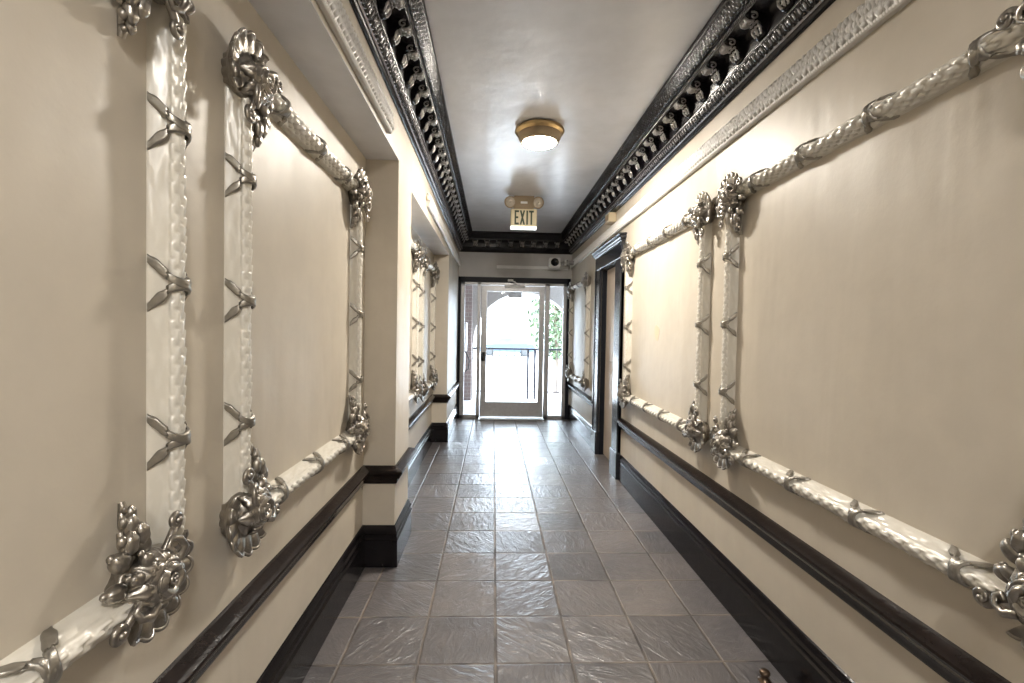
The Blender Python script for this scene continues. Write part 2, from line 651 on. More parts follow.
struct(rail_mesh([LEFT_PATH], BASEL), 'baseboard_left', M['black'], 'black moulded baseboard along the left wall')
struct(rail_mesh([RIGHT_NEAR, RIGHT_FAR], BASE), 'baseboard_right', M['black'], 'black moulded baseboard along the right wall')
struct(rail_mesh([LEFT_PATH], RAIL), 'trim_1', M['trimtop'], 'black chair rail stepping round the left niches')
struct(rail_mesh([RIGHT_NEAR, RIGHT_FAR], RAIL), 'trim_2', M['trimtop'], 'black chair rail along the right wall')


# ------------------------------------------------------------------ relief functions
def leaf_relief(u, v, pu, nv, seed=0):
    """overlapping pointed leaves, u along, v across in cells; 0..1"""
    best = 0.0
    for k in (0, 1):
        uu = u / pu + .5 * k
        vv = v * nv + .5 * k
        a = uu - math.floor(uu)
        ci = math.floor(vv)
        b = (vv - ci - .5) * 2
        w = .95 * math.sin(PI * min(1, a ** .75)) ** .8 + 1e-4
        t = abs(b) / w
        if t < 1:
            h = (1 - t * t) * (.35 + .65 * a) * (1 if a < .88 else (1 - a) / .12)
            h -= .25 * max(0, 1 - abs(b) * 9) * (a < .85)
            best = max(best, h)
    return best


def smooth_noise(x, y, seed=0):
    return .5 + .25 * (math.sin(x * 1.0 + seed * 1.7 + 1.3 * math.sin(y * 1.1 + seed)) + math.sin(y * 1.3 + seed * 2.1 + 1.7 * math.sin(x * .7 + seed * .3)))


def run_band(y0, y1, step, prof, relief, mb, X, side, mi=0):
    """straight band along Y; prof list of (d,z); relief(y,s)->(height 0..1), amp"""
    ny = int((y1 - y0) / step) + 1
    ns = len(prof)
    nrm = []
    for j in range(ns):
        a = prof[max(j - 1, 0)]
        b = prof[min(j + 1, ns - 1)]
        dx, dz = b[0] - a[0], b[1] - a[1]
        L = math.hypot(dx, dz) or 1
        nrm.append((dz / L, -dx / L))
    acc = [0.0]
    for j in range(1, ns):
        acc.append(acc[-1] + math.hypot(prof[j][0] - prof[j - 1][0], prof[j][1] - prof[j - 1][1]))
    rows = []
    rub = []
    for i in range(ny):
        y = y0 + (y1 - y0) * i / (ny - 1)
        row = []
        for j in range(ns):
            h, amp = relief(y, acc[j] / acc[-1])
            d = prof[j][0] + nrm[j][0] * h * amp
            z = prof[j][1] + nrm[j][1] * h * amp
            row.append((X + side * d, y, z))
            rub.append(h)
        rows.append(row)
    mb.grid(rows, mi, rub)
    # end faces close the band back to the wall
    for r in (rows[0], rows[-1]):
        mb.add(list(r) + [(X, r[0][1], r[-1][2]), (X, r[0][1], r[0][2])], [tuple(range(ns + 2))], mi, smooth=False)


def lerp_prof(pts, n):
    """resample a polyline evenly in n steps per segment"""
    out = []
    for a, b in zip(pts[:-1], pts[1:]):
        for k in range(n):
            t = k / n
            out.append((a[0] + (b[0] - a[0]) * t, a[1] + (b[1] - a[1]) * t))
    out.append(pts[-1])
    return out


# white lace moulding under the cornice: running tulip leaves and a bead line
def lace_relief(y, s):
    if s < .16 or s > .90:
        return 0, 0
    if s < .26:                    # bead line
        return abs(math.sin(y * PI / .011)) ** .7 * math.sin(PI * (s - .16) / .10), .004
    t = (s - .26) / .64
    a = y / .030
    k = (a - math.floor(a)) - .5
    # tulip: V blades opening upward with a centre bud, small scroll between
    d1 = abs(abs(k) - .04 - .36 * t ** .8)
    h = max(0, 1 - d1 * 9) * min(1, 4 * (1 - t) + .2)
    d2 = abs(abs(k) - .10 * math.sin(PI * t))
    h = max(h, .85 * max(0, 1 - d2 * 12) * (t < .8))
    kk = abs(k) - .5
    h = max(h, .9 * max(0, 1 - math.hypot(kk * 5, (t - .28) * 3.2)))
    return h, .017


LACEZ = 2.258
LACE = lerp_prof([(.002, LACEZ), (.020, LACEZ), (.024, LACEZ + .012), (.018, LACEZ + .03), (.016, LACEZ + .06), (.020, LACEZ + .092), (.010, LACEZ + .104), (.002, LACEZ + .105)], 4)
mb = MB()
run_band(.9, 2.30, .003, LACE, lace_relief, mb, WL, 1)
run_band(3.62, YB - .002, .005, LACE, lace_relief, mb, WL, 1)
struct(mb, 'trim_3', M['lace'], 'white lace moulding on the left wall over the niches')
mb = MB()
run_band(.9, YB - .002, .0034, LACE, lace_relief, mb, WR, -1)
struct(mb, 'trim_4', M['lace'], 'white lace moulding running along the right wall')

# ------------------------------------------------------------------ black cornice
CB = 2.468      # bottom edge on the wall
c_low = lerp_prof([(.001, CB), (.016, CB), (.018, CB + .010), (.026, CB + .016)], 1)
c_leaf = lerp_prof([(.026, CB + .016), (.040, CB + .030), (.062, CB + .066)], 6)
c_cove = lerp_prof([(.062, CB + .066), (.066, CB + .072), (.070, CB + .12), (.082, CB + .150), (.146, CB + .160)], 1)
c_dent = lerp_prof([(.146, CB + .160), (.148, CB + .172), (.152, CB + .186)], 3)
c_top = lerp_prof([(.156, CB + .190), (.168, CB + .200), (.196, CB + .240)], 6)
c_fil = [(.196, CB + .240), (.204, CB + .244), (.206, CB + .270)]


def egg_relief(y, s):
    a = y / .030
    k = a - math.floor(a) - .5
    if s < .12 or s > .93:
        return (1.0, .002)
    t = (s - .12) / .81
    r = math.hypot(k * 1.9, (t - .55) * 1.7)
    h = max(0, 1 - r * r * 1.6)
    h = max(h, max(0, 1 - abs(r - .85) * 6) * .9)
    h = max(h, max(0, 1 - (abs(k) - .5) ** 2 * 300) * (t > .2) * .8)
    return h, .010


def dent_relief(y, s):
    a = y / .012
    k = a - math.floor(a)
    return (1.0 if .2 < k < .75 else 0.0) * math.sin(PI * s), .007


def acan_relief(y, s):
    h = leaf_relief(y, s, .030, 2.0)
    h2 = leaf_relief(y + .011, 1 - s, .019, 3.0)
    return max(h, .8 * h2), .010


def flat_relief(y, s):
    return 0.0, 0.0


def cornice_side(X, side, name, label):
    mb = MB()
    ya, yb = .8, YB - .002
    run_band(ya, yb, .25, c_low, flat_relief, mb, X, side)
    run_band(ya, yb, .0045, c_leaf, egg_relief, mb, X, side)
    run_band(ya, yb, .25, c_cove, flat_relief, mb, X, side)
    run_band(ya, yb, .0040, c_dent, dent_relief, mb, X, side)
    run_band(ya, yb, .0045, c_top, acan_relief, mb, X, side)
    run_band(ya, yb, .25, c_fil, flat_relief, mb, X, side)
    run_band(ya, yb, .25, [(.206, CB + .268), (.206, ZC - .001)], flat_relief, mb, X, side)
    return tag(mb.build(name, M['cornice']), label, 'trim', kind='structure')


cor_l = cornice_side(WL, 1, 'trim_5', 'black ornate cornice with scroll brackets, left side of the ceiling')
cor_r = cornice_side(WR, -1, 'trim_6', 'black ornate cornice with scroll brackets, right side of the ceiling')
mb = MB()
backprof = [(.001, CB), (.016, CB), (.018, CB + .010), (.026, CB + .016), (.040, CB + .030), (.062, CB + .066), (.066, CB + .072), (.070, CB + .12), (.082, CB + .150),
            (.146, CB + .160), (.148, CB + .175), (.152, CB + .186), (.156, CB + .190), (.168, CB + .200), (.196, CB + .240), (.206, CB + .244), (.206, ZC)]
sweep([(WL, YB), (WR, YB)], backprof, mb)
cor_b = tag(mb.build('trim_7', M['cornice']), 'black cornice crossing the end wall above the entrance', 'trim', kind='structure')


def bracket_mesh():
    """scroll console, local: x out from the wall, y along, z up, origin at cornice bottom on the wall"""
    mb = MB()
    prof = [(.064, .070), (.064, .150), (.138, .160), (.150, .152), (.152, .140), (.144, .130), (.130, .130), (.118, .136), (.104, .128), (.094, .108), (.090, .088), (.082, .074)]
    hw = .030
    n = len(prof)
    rows = []
    for k, (y, sc) in enumerate(((-hw, .86), (-hw * .8, 1), (-hw * .3, 1.03), (0, .99), (hw * .3, 1.03), (hw * .8, 1), (hw, .86))):
        cx, cz = .10, .125
        rows.append([(cx + (x - cx) * sc, y, min(.158, cz + (z - cz) * sc)) for x, z in prof])
    mb.grid(rows, wrap_v=True)
    mb.add(rows[0], [tuple(range(n))], smooth=False)
    mb.add(rows[-1], [tuple(range(n))], smooth=False)
    return mb


def bracket_leaf_mesh():
    mb = MB()
    # curled acanthus tip at the outer end
    for s in (-1, 0, 1):
        path = [(.124, s * .016, .129), (.134, s * .020, .122), (.146, s * .019, .124), (.154, s * .016, .134), (.150, s * .014, .146)]
        mb.tube(path, [.003, .007, .008, .007, .003], 8, flat=.8)
        path = [(.080, s * .010, .082), (.088, s * .022, .086), (.096, s * .026, .100), (.104, s * .024, .116)]
        mb.tube(path, [.003, .006, .006, .002], 7)
    mb.ellipsoid((.143, 0, .126), (.010, .020, .010), nu=8, nv=10, fn=lambda th, ph: 1 + .2 * math.sin(5 * ph))
    for k, (x, z) in enumerate(((.082, .084), (.089, .098), (.098, .112), (.108, .124), (.120, .128), (.133, .123))):
        for sy in (-1, 0, 1):
            mb.ellipsoid((x + .002 * math.sin(k * 5 + sy), sy * .017 + .004 * (k % 2), z - .002 * abs(sy)), (.006, .0085, .006), nu=6, nv=8, fn=lambda th, ph: 1 + .25 * math.sin(4 * ph + k))
    # side volutes
    for s in (-1, 1):
        pts = []
        for k in range(14):
            a = k * .55
            r = .020 * (1 - k / 16)
            pts.append((.126 + r * math.cos(a + 1.0), s * .033, .138 + r * .8 * math.sin(a + 1.0)))
        mb.tube(pts, [.0045 * (1 - k / 30) for k in range(14)], 6)
    return mb


bproto = bracket_mesh().build('bracket', M['black'], cor_l)
lproto = bracket_leaf_mesh().build('leaf', M['silverpale'], bproto)
lproto['label'] = 'pale silver curled acanthus leaf'
first = True
SP = .176


def place_bracket(par, loc, rz):
    global first
    if first:
        o = bproto
        first = False
    else:
        o = bproto.copy()
        COL.objects.link(o)
        l = lproto.copy()
        COL.objects.link(l)
        l.parent = o
    o.parent = par
    o.location = loc
    o.rotation_euler = (0, 0, rz)


k = 0
y = 1.17
while y < 6.72:
    place_bracket(cor_l, (WL, y, CB), 0)
    place_bracket(cor_r, (WR, y + .03, CB), PI)
    y += SP
x = WL + .24
for i in range(8):
    place_bracket(cor_b, (WL + .245 + i * .171, YB, CB), -PI / 2)


# ------------------------------------------------------------------ moulded wall frames
HW, PJ = .034, .045


def frame_prof(n_arc=18):
    CW, FL = .015, .033
    pts = [(-HW, .0)] + [(-HW + (HW - CW) * t, FL * t ** .8) for t in (.25, .5, .75)]
    for k in range(n_arc + 1):
        a = PI - PI * k / n_arc
        pts.append((CW * math.cos(a), FL + (PJ - FL) * max(0, math.sin(a)) ** .8))
    pts += [(HW - (HW - CW) * t, FL * t ** .8) for t in (.75, .5, .25)] + [(HW, .0)]
    return pts



def resample(pts, n):
    acc = [0.0]
    for a, b in zip(pts[:-1], pts[1:]):
        acc.append(acc[-1] + math.hypot(b[0] - a[0], b[1] - a[1]))
    out = []
    j = 0
    for i in range(n):
        t = acc[-1] * i / (n - 1)
        while j < len(acc) - 2 and acc[j + 1] < t:
            j += 1
        f = (t - acc[j]) / (acc[j + 1] - acc[j])
        f = min(1, max(0, f))
        out.append((pts[j][0] + (pts[j + 1][0] - pts[j][0]) * f, pts[j][1] + (pts[j + 1][1] - pts[j][1]) * f))
    return out


FP = resample(frame_prof(), 42)
CWID = .008


def prof_at(s):
    """position and normal on the profile, s 0..1 by index"""
    t = s * (len(FP) - 1)
    i = min(int(t), len(FP) - 2)
    f = t - i
    p = (FP[i][0] * (1 - f) + FP[i + 1][0] * f, FP[i][1] * (1 - f) + FP[i + 1][1] * f)
    dx, dz = FP[i + 1][0] - FP[i][0], FP[i + 1][1] - FP[i][1]
    L = math.hypot(dx, dz) or 1
    return p, (-dz / L, dx / L)


def member_mesh(L, seed, wide=False):
    """moulded rail along local x from 0 to L"""
    mb = MB()
    step = .0036
    n = int(L / step)
    rows, rub = [], []
    ns = len(FP)
    nr = []
    for j in range(ns):
        a, b = FP[max(j - 1, 0)], FP[min(j + 1, ns - 1)]
        dx, dz = b[0] - a[0], b[1] - a[1]
        l = math.hypot(dx, dz)
        nr.append((-dz / l, dx / l))
    for i in range(n + 1):
        u = L * i / n
        row = []
        for j, (a, z) in enumerate(FP):
            s = j / (ns - 1)
            front = max(0, min(1, (z - (.006 if wide else .028)) / .010))
            h = leaf_relief(u + .02 * seed + .003 * math.sin(u * 31 + seed), s * 1.0, (.046 if wide else .040), (6.0 if wide else 7.0))
            wv = smooth_noise(u * 62, s * 24, seed)
            if wide and a > CWID:
                front *= .25
            hh = h * front + (1 - front) * wv * .38
            amp = (.0150 if wide else .0095) * front + (1 - front) * .0030
            amp *= (.75 + .5 * smooth_noise(u * 23, s * 9, seed + 3))
            if j in (0, ns - 1):
                amp = 0
            row.append((u, a + nr[j][0] * hh * amp, z + nr[j][1] * hh * amp))
            rub.append(min(1, hh * (.9 if front > .1 else .7)))
        rows.append(row)
    mb.grid(rows, 0, rub)
    return mb


def ribbon_mesh():
    """two bands crossing over the front of the rail, local x along"""
    mb = MB()
    for sg in (-1, 1):
        rows = []
        n = 34
        for i in range(n + 1):
            s = .02 + .96 * i / n
            (a, z), (na, nz) = prof_at(s)
            side = -1 if s < .5 else 1
            off = sg * side * (.006 * min(1, abs(s - .5) * 6) + .046 * max(0, 1 - z / .043)) + .0012 * math.sin(i * .9)
            w = .0115 + .002 * math.sin(i * .5)
            row = []
            for (dw, dh) in ((-w, -.003), (-w * .9, .0020), (-w * .5, .0036), (0, .0022), (w * .5, .0036), (w * .9, .0020), (w, -.003)):
                hgt = dh + .0020 + .0105 * max(0, min(1, (z - .004) / .024)) + (.001 if sg > 0 else 0)
                row.append((off + dw, a + na * hgt, z + nz * hgt))
            rows.append(row)
        mb.grid(rows, 0)
    (a, z), _ = prof_at(.5)
    mb.ellipsoid((0, a, z + .011), (.010, .012, .006), nu=8, nv=10)
    return mb


def spiral(cx, cy, r0, r1, a0, turns, z0, z1, n=26):
    out = []
    for k in range(n + 1):
        t = k / n
        a = a0 + turns * 2 * PI * t
        r = r0 + (r1 - r0) * t
        out.append((cx + r * math.cos(a), cy + r * math.sin(a), z0 + (z1 - z0) * t))
    return out


def rotz(a):
    return Matrix.Rotation(a, 3, 'Z')


def build_ornament():
    """corner ornament; interior of the frame towards +x +y, origin on the corner of the rails, z out of the wall"""
    root = MB()
    # lumpy bed
    root.ellipsoid((0.004, 0.004, .028), (.062, .062, .052), nu=18, nv=36, fn=lambda th, ph: 1 + .07 * math.sin(5 * ph + 3 * th) + .05 * math.sin(9 * th + ph))
    base = root.build('corner_ornament', M['silver'])
    # shell fan
    mb = MB()
    rows = []
    na, nr = 90, 12
    a0, a1 = math.radians(225 - 82), math.radians(225 + 82)
    for i in range(na + 1):
        t = i / na
        a = a0 + (a1 - a0) * t
        fl = abs(math.cos(t * PI * 7)) ** .8
        row = []
        for j in range(nr + 1):
            r = j / nr
            rr = .034 + r * (.060 + .010 * fl)
            z = .038 + .022 * math.sin(r * PI * .62) - .004 + (.010 * (fl - .5) * r)
            row.append((rr * math.cos(a), rr * math.sin(a), z))
        R = .094 + .010 * fl
        zt = row[-1][2]
        for (k, zz) in ((1.03, zt - .005), (.97, zt - .012), (.84, zt - .022), (.62, .014), (.58, .001)):
            row.append((R * k * math.cos(a), R * k * math.sin(a), max(.001, zz)))
        rows.append(row)
    mb.grid(rows)
    for r in (rows[0], rows[-1]):
        mb.add(list(r) + [(r[0][0], r[0][1], .001)], [tuple(range(len(r) + 1))], smooth=False)
    # rolled rim
    rim = []
    for i in range(na + 1):
        p = rows[i][nr]
        rim.append(p)
    mb.tube(rim, .0042, 6)
    mb.build('shell', M['silver'], base)
    # rose
    mb = MB()
    c = Vector((.006, .006, .082))
    mb.ellipsoid(c - Vector((0, 0, .010)), (.030, .030, .020), nu=10, nv=18)
    pts = spiral(c.x, c.y, .003, .015, .4, 1.9, c.z + .016, c.z + .010, 34)
    mb.tube(pts, [.0035 + .0022 * math.sin(k * .8) ** 2 for k in range(35)], 8, flat=.55, up=(0, 0, 1))
    for ring, (cnt, r, zz, sz) in enumerate(((4, .019, .004, .015), (5, .031, -.008, .019))):
        for k in range(cnt):
            a = 2 * PI * (k + .4 * ring) / cnt + .3
            prow = []
            for i in range(9):
                u = (i / 8 - .5) * 2
                row = []
                for j in range(8):
                    v = j / 7
                    rr = r + v * .010 + .006 * v * v * (1 - u * u) - .008 * (1 - v)
                    aa = a + u * (1.05 if ring == 0 else .85) * (.65 + .35 * math.sin(PI * (v * .5 + .25)))
                    z = zz + .016 * math.sin(v * PI * .75) * (1 - .5 * u * u) - .010 * (v > .85)
                    row.append((c.x + rr * math.cos(aa), c.y + rr * math.sin(aa), c.z + z))
                prow.append(row)
            mb.grid(prow)
            tip = [row[-2] for row in prow]
            mb.tube(tip, .0026, 6)
    mb.build('rose', M['silver'], base)

    # leaves around the rose
    def leaf(mb, a, r0, r1, w, z0, z1, curl=.0):
        rows = []
        for i in range(15):
            t = i / 14
            rr = r0 + (r1 - r0) * t
            ww = w * math.sin(PI * (.12 + .86 * t)) ** .8 * (1 + .18 * math.sin(t * 22))
            zc = z0 + (z1 - z0) * t + curl * math.sin(PI * t)
            row = []
            for k in range(9):
                s = (k / 8 - .5) * 2
                x = rr
                y = s * ww
                z = zc - .010 * s * s + .006 * math.exp(-(s * 6) ** 2) * -1 + .004
                v = rotz(a) @ Vector((x, y, z))
                row.append(tuple(v))
            for k in range(8, -1, -1):
                s = (k / 8 - .5) * 2
                v = rotz(a) @ Vector((rr, s * ww * .8, zc - .018 - .004 * s * s))
                row.append(tuple(v))
            rows.append(row)
        mb.grid(rows, wrap_v=True)
        mb.add(rows[0], [tuple(range(18))])
        mb.add(rows[-1], [tuple(range(18))])
    mb = MB()
    for i, a in enumerate((5, 45, 85, 128, 322, 180, 270)):
        leaf(mb, math.radians(a), .026, (.070, .074, .070, .066, .066, .06, .06)[i], .019, .066, .052, .022)
    for a in (22, 68, 110, -20):
        leaf(mb, math.radians(a), .020, .056, .013, .080, .066, .014)
    mb.build('leaf', M['silver'], base)
    # buds on the inner side
    for i, (a, r, s) in enumerate(((14, .082, 1.0), (45, .098, 1.1), (76, .082, 1.0), (30, .066, .8), (60, .066, .8))):
        mb = MB()
        a = math.radians(a)
        R = rotz(a) @ Matrix.Rotation(-.25, 3, 'Y')
        fn = lambda th, ph: 1 - .20 * math.exp(-((ph - PI / 2) * 3.2) ** 2) * math.sin(th)
        mb.ellipsoid((r * math.cos(a), r * math.sin(a), .040 if i < 3 else .062), (.024 * s, .0165 * s, .017 * s), R, 14, 20, fn=fn)
        mb.ellipsoid(((r + .020) * math.cos(a), (r + .020) * math.sin(a), .036 if i < 3 else .058), (.009 * s, .008 * s, .008 * s), R, 8, 10)
        mb.tube([((r - .03) * math.cos(a), (r - .03) * math.sin(a), .04), (r * math.cos(a), r * math.sin(a), .030)], [.006, .010], 8)
        mb.build('bud', M['silver'], base)
    # hanging cluster running along the upright
    for i, (x, y, z, sc, a) in enumerate(((.056, .098, .048, .9, 100), (.030, .108, .050, .85, 80), (.044, .128, .040, .8, 95), (.034, .146, .032, .6, 90))):
        mb = MB()
        R = rotz(math.radians(a))
        mb.ellipsoid((x, y, z), (.026 * sc, .015 * sc, .016 * sc), R, 12, 16, fn=lambda th, ph: 1 - .22 * math.exp(-((ph - PI / 2) * 3) ** 2) * math.sin(th) + .05 * math.sin(7 * th))
        mb.ellipsoid((x + .014 * sc, y + .010, z - .006), (.012 * sc, .009 * sc, .010 * sc), R, 8, 10)
        mb.tube([(x - .012, y - .02, z - .02), (x, y, z - .014), (x - .004, y + .02, z - .022)], [.008, .010, .006], 8)
        mb.build('bud', M['silver'], base)
    # scrolls on both rails
    for sg in (0, 1):
        mb = MB()
        pts = [(-.010, .046, .060), (-.020, .068, .066), (-.034, .086, .066)]
        pts += spiral(-.036, .104, .018, .005, -PI / 2, -1.25, .064, .072, 20)
        rad = [.008, .0085, .008] + [.0078 - .0028 * k / 20 for k in range(21)]
        pts2 = [(.038, .030, .056), (.052, .010, .062), (.070, -.026, .050)]
        if sg:
            pts = [(b, a, z) for a, b, z in pts]
        mb.tube(pts, rad, 10)
        mb.ellipsoid(pts[-1], (.008, .008, .008), nu=8, nv=10)
        mb.build('scroll', M['silver'], base)
    # looping tendrils
    mb = MB()
    for sg in (0, 1):
        p = [(.030, -.030, .080), (.052, -.040, .086), (.070, -.034, .080), (.076, -.018, .074), (.064, -.008, .074), (.052, -.016, .080)]
        if sg:
            p = [(b, a, z) for a, b, z in p]
        mb.tube(p, [.009, .008, .007, .006, .005, .004], 8)
    mb.build('tendril', M['silver'], base)
    return base


ORN = build_ornament()
RIB = ribbon_mesh().build('ribbon', M['silverdark'])
RIB['label'] = 'dull silver crossed ribbon'
ORN['label'] = 'silver shell and rose corner'
used = {'orn': False, 'rib': False}


def take(proto, key):
    if not used[key]:
        used[key] = True
        return proto
    return copy_tree(proto)


def wall_frame(side, ya, yb, za, zb, label, nrib_v=3, nrib_h=3, seed=0, sh=.012, osc=1.08):
    """rectangular moulding frame on a side wall; ya<yb, za<zb are rail centre lines"""
    if side == 'L':
        R = Matrix(((0, 0, 1), (1, 0, 0), (0, 1, 0)))       # columns: x->+Y, y->+Z, z->+X
        org = (WN, ya, za)
    else:
        R = Matrix(((0, 0, -1), (-1, 0, 0), (0, 1, 0)))     # x->-Y, y->+Z, z->-X
        org = (WR, yb, za)
    W, H = yb - ya, zb - za
    root = empty('wall_frame', org, R)
    tag(root, label, 'wall frame', 'moulded frames along the hallway walls')

    def member(L, x, y, a, sd):
        o = member_mesh(L, sd, abs(a) < .1).build('moulding', M['cream'], root)
        o.location = (x, y, 0)
        o.rotation_euler = (0, 0, a)
    g = .02
    member(W - 2 * g, g, 0, 0, seed)
    member(W - 2 * g, g, H, 0, seed + 1)
    member(H - 2 * g, 0, g, PI / 2, seed + 2)
    member(H - 2 * g, W, g, PI / 2, seed + 3)
    for (x, y, sx, sy) in ((0, 0, 1, 1), (W, 0, -1, 1), (W, H, -1, -1), (0, H, 1, -1)):
        o = take(ORN, 'orn')
        o.parent = root
        o.location = (x + (sh if x < W / 2 else -sh), y + (.022 if y < H / 2 else -.022), 0)
        o.scale = (osc * sx, osc * sy, .95)
    for i in range(nrib_v):
        yy = H * (.28 + .30 * i) if nrib_v == 3 else H * (i + 1) / (nrib_v + 1)
        for x in (0, W):
            o = take(RIB, 'rib')
            o.parent = root
            o.location = (x, H * .5 + (i - 1) * .325 - .01, 0)
            o.rotation_euler = (0, 0, PI / 2)
    for i in range(nrib_h):
        for y in (0, H):
            o = take(RIB, 'rib')
            o.parent = root
            o.location = (W * .5 + (i - (nrib_h - 1) / 2) * .315, y, 0)
            o.rotation_euler = (0, 0, 0)
    return root


wall_frame('L', -.22, 1.01, .79, 2.03, 'nearest cream moulding frame on the left wall, cut off by the photo edge', seed=1, sh=.080, osc=1.0)
wall_frame('L', 1.282, 2.34, .785, 2.0, 'cream moulding frame with silver corners in the near left niche, before the pillar', seed=5)
wall_frame('R', .84, 2.20, .765, 1.985, 'largest cream moulding frame in view, nearest on the right wall', seed=9, nrib_h=4, sh=.022)
wall_frame('R', 2.485, 3.88, .770, 1.985, 'cream moulding frame on the right wall just before the tan side door', nrib_h=4, seed=13, sh=-.008)
wall_frame('R', 5.58, 6.78, .68, 1.95, 'pale moulding frame on the right wall between side door and entrance', seed=17)
wall_frame('L', 3.10, 4.10, .76, 2.00, 'moulding frame mostly hidden in the far left niche, behind the pillar', seed=21)
wall_frame('L', 4.42, 5.26, .72, 1.98, 'farthest moulding frame on the left, in the far niche near the entrance', nrib_h=2, seed=25)

# ------------------------------------------------------------------ side door on the right wall
d = empty('door_1', (WR, (DY0 + DY1) / 2, 0))
tag(d, 'tan side door in a black casing on the right wall', 'door', kind='structure')
cy = (DY0 + DY1) / 2


def part(mb, name, mat, par, lab=None):
    """mesh given in world coordinates, parented keeping place"""
    o = mb.build(name, mat)
    o.parent = par
    o.matrix_parent_inverse = par.matrix_world.inverted() if par.matrix_world != Matrix.Identity(4) else Matrix.Translation(par.location).inverted()
    if lab:
        o['label'] = lab
    return o


bpy.context.view_layer.update()
mb = MB()
mb.box(WR + .050, WR + .090, DY0 + .012, DY1 - .012, .008, DZ - .012, bev=.003)
mb.box(WR + .044, WR + .050, DY0 + .10, DY1 - .10, .25, .90, bev=.003)
mb.box(WR + .044, WR + .050, DY0 + .10, DY1 - .10, 1.02, DZ - .14, bev=.003)
part(mb, 'door_panel', M['tandoor'], d)
mb = MB()
for (a, b) in ((4.10, DY0), (DY1, 5.16)):
    mb.box(WR - .030, WR, a, b, 0, DZ, bev=.004)
    mb.box(WR - .038, WR, a if a < 4.5 else b - .035, a + .035 if a < 4.5 else b, 0, DZ, bev=.004)
    mb.box(WR - .042, WR, a - .004, b + .004, 0, .24, bev=.003)
mb.box(WR - .034, WR, 4.10, 5.16, DZ, 2.13, bev=.004)
mb.box(WR - .046, WR, 4.08, 5.18, 2.13, 2.148, bev=.004)
mb.box(WR - .060, WR, 4.06, 5.20, 2.148, 2.18, bev=.005)
mb.box(WR - .070, WR, 4.05, 5.21, 2.18, 2.195, bev=.003)
part(mb, 'casing', M['casing'], d, 'glossy charcoal casing with a stepped head')
mb = MB()
mb.box(WR, WR + .088, DY0, DY0 + .012, 0, DZ)
mb.box(WR, WR + .088, DY1 - .012, DY1, 0, DZ)
mb.box(WR, WR + .088, DY0, DY1, DZ - .012, DZ)
part(mb, 'jamb', M['frameblack'], d)
mb = MB()
Rk = Matrix.Rotation(-PI / 2, 3, 'Y')
mb.lathe([(.0, 0), (.030, .0), (.030, .006), (.012, .010), (.010, .030), (.022, .036), (.026, .048), (.020, .058), (0, .062)], (WR + .047, DY0 + .075, .96), 20, R=Rk)
part(mb, 'knob', M['brass'], d)

# ------------------------------------------------------------------ glass entrance
e = empty('door_2', (.28, YB + .03, 0))
tag(e, 'glass entrance door in silver metal frame at the hallway end', 'door', kind='structure')
bpy.context.view_layer.update()
ye = YB + .03
FX0, FX1, FZ = -.565, 1.14, 2.105
mb = MB()
mb.box(FX0, FX0 + .075, YB - .02, YB + .10, 0, FZ)
mb.box(FX1 - .05, FX1, YB - .02, YB + .10, 0, FZ)
mb.box(FX0, FX1, YB - .02, YB + .10, FZ - .075, FZ)
part(mb, 'outer_frame', M['frameblack'], e, 'black outer frame')
mb = MB()
DX0, DX1 = -.185, .755
for (a, b) in ((FX0 + .075, FX0 + .135), (-.245, -.195), (.765, .835), (FX1 - .100, FX1 - .05)):
    mb.box(a, b, YB, YB + .07, 0, FZ - .075, bev=.004)
mb.box(FX0 + .075, FX1 - .05, YB, YB + .07, 1.99, FZ - .075, bev=.004)
mb.box(FX0 + .075, -.195, YB, YB + .07, 0, .055, bev=.004)
mb.box(.765, FX1 - .05, YB, YB + .07, 0, .055, bev=.004)
part(mb, 'metal_frame', M['alu'], e, 'silver metal frame of the sidelights')
mb = MB()
mb.box(DX0, DX0 + .085, YB + .005, YB + .055, .03, 1.985, bev=.004)
mb.box(DX1 - .075, DX1, YB + .005, YB + .055, .03, 1.985, bev=.004)
mb.box(DX0, DX1, YB + .006, YB + .054, .03, .25, bev=.004)
mb.box(DX0, DX1, YB + .006, YB + .054, 1.90, 1.985, bev=.004)
leafo = part(mb, 'door_leaf', M['alu'], e)
for nm, (a, b, z0, z1) in {'sidelight_pane': (FX0 + .13, -.24, .05, 1.995), 'door_pane': (DX0 + .08, DX1 - .07, .245, 1.905)}.items():
    mb = MB()
    mb.box(a, b, YB + .028, YB + .034, z0, z1)
    part(mb, nm, M['glass'], e)
mb = MB()
mb.box(.83, FX1 - .095, YB + .028, YB + .034, .05, 1.995)
part(mb, 'sidelight_pane', M['glass'], e)
mb = MB()
mb.box(-.20, .77, YB - .16, YB + .02, .001, .014, bev=.004)
part(mb, 'threshold', M['steel'], e)
mb = MB()
mb.box(.16, .46, YB - .035, YB + .005, 1.955, 1.990, bev=.006)
mb.tube([(.36, YB - .04, 1.985), (.30, YB - .12, 2.03), (.24, YB - .05, 2.06)], .010, 8)
mb.box(.20, .28, YB - .05, YB - .018, 2.045, 2.075, bev=.004)
part(mb, 'door_closer', M['white'], e, 'pale door closer arm')
mb = MB()
mb.box(-.172, -.120, YB - .012, YB + .006, .86, .99, bev=.003)
mb.tube([(-.160, YB - .01, .88), (-.165, YB - .05, .885), (-.165, YB - .05, .965), (-.160, YB - .01, .970)], .009, 10)
mb.tube([(-.14, YB - .01, .93), (-.14, YB - .035, .93)], .012, 12)
part(mb, 'handle', M['dark'], e, 'black pull handle')

# fittings on the end wall
mb = MB()
mb.box(.03, 1.10, YB - .022, YB, 2.235, 2.283, bev=.004)
tag(mb.build('cable_cover', M['white']), 'long white cable cover strip on the wall above the entrance', 'cable cover')

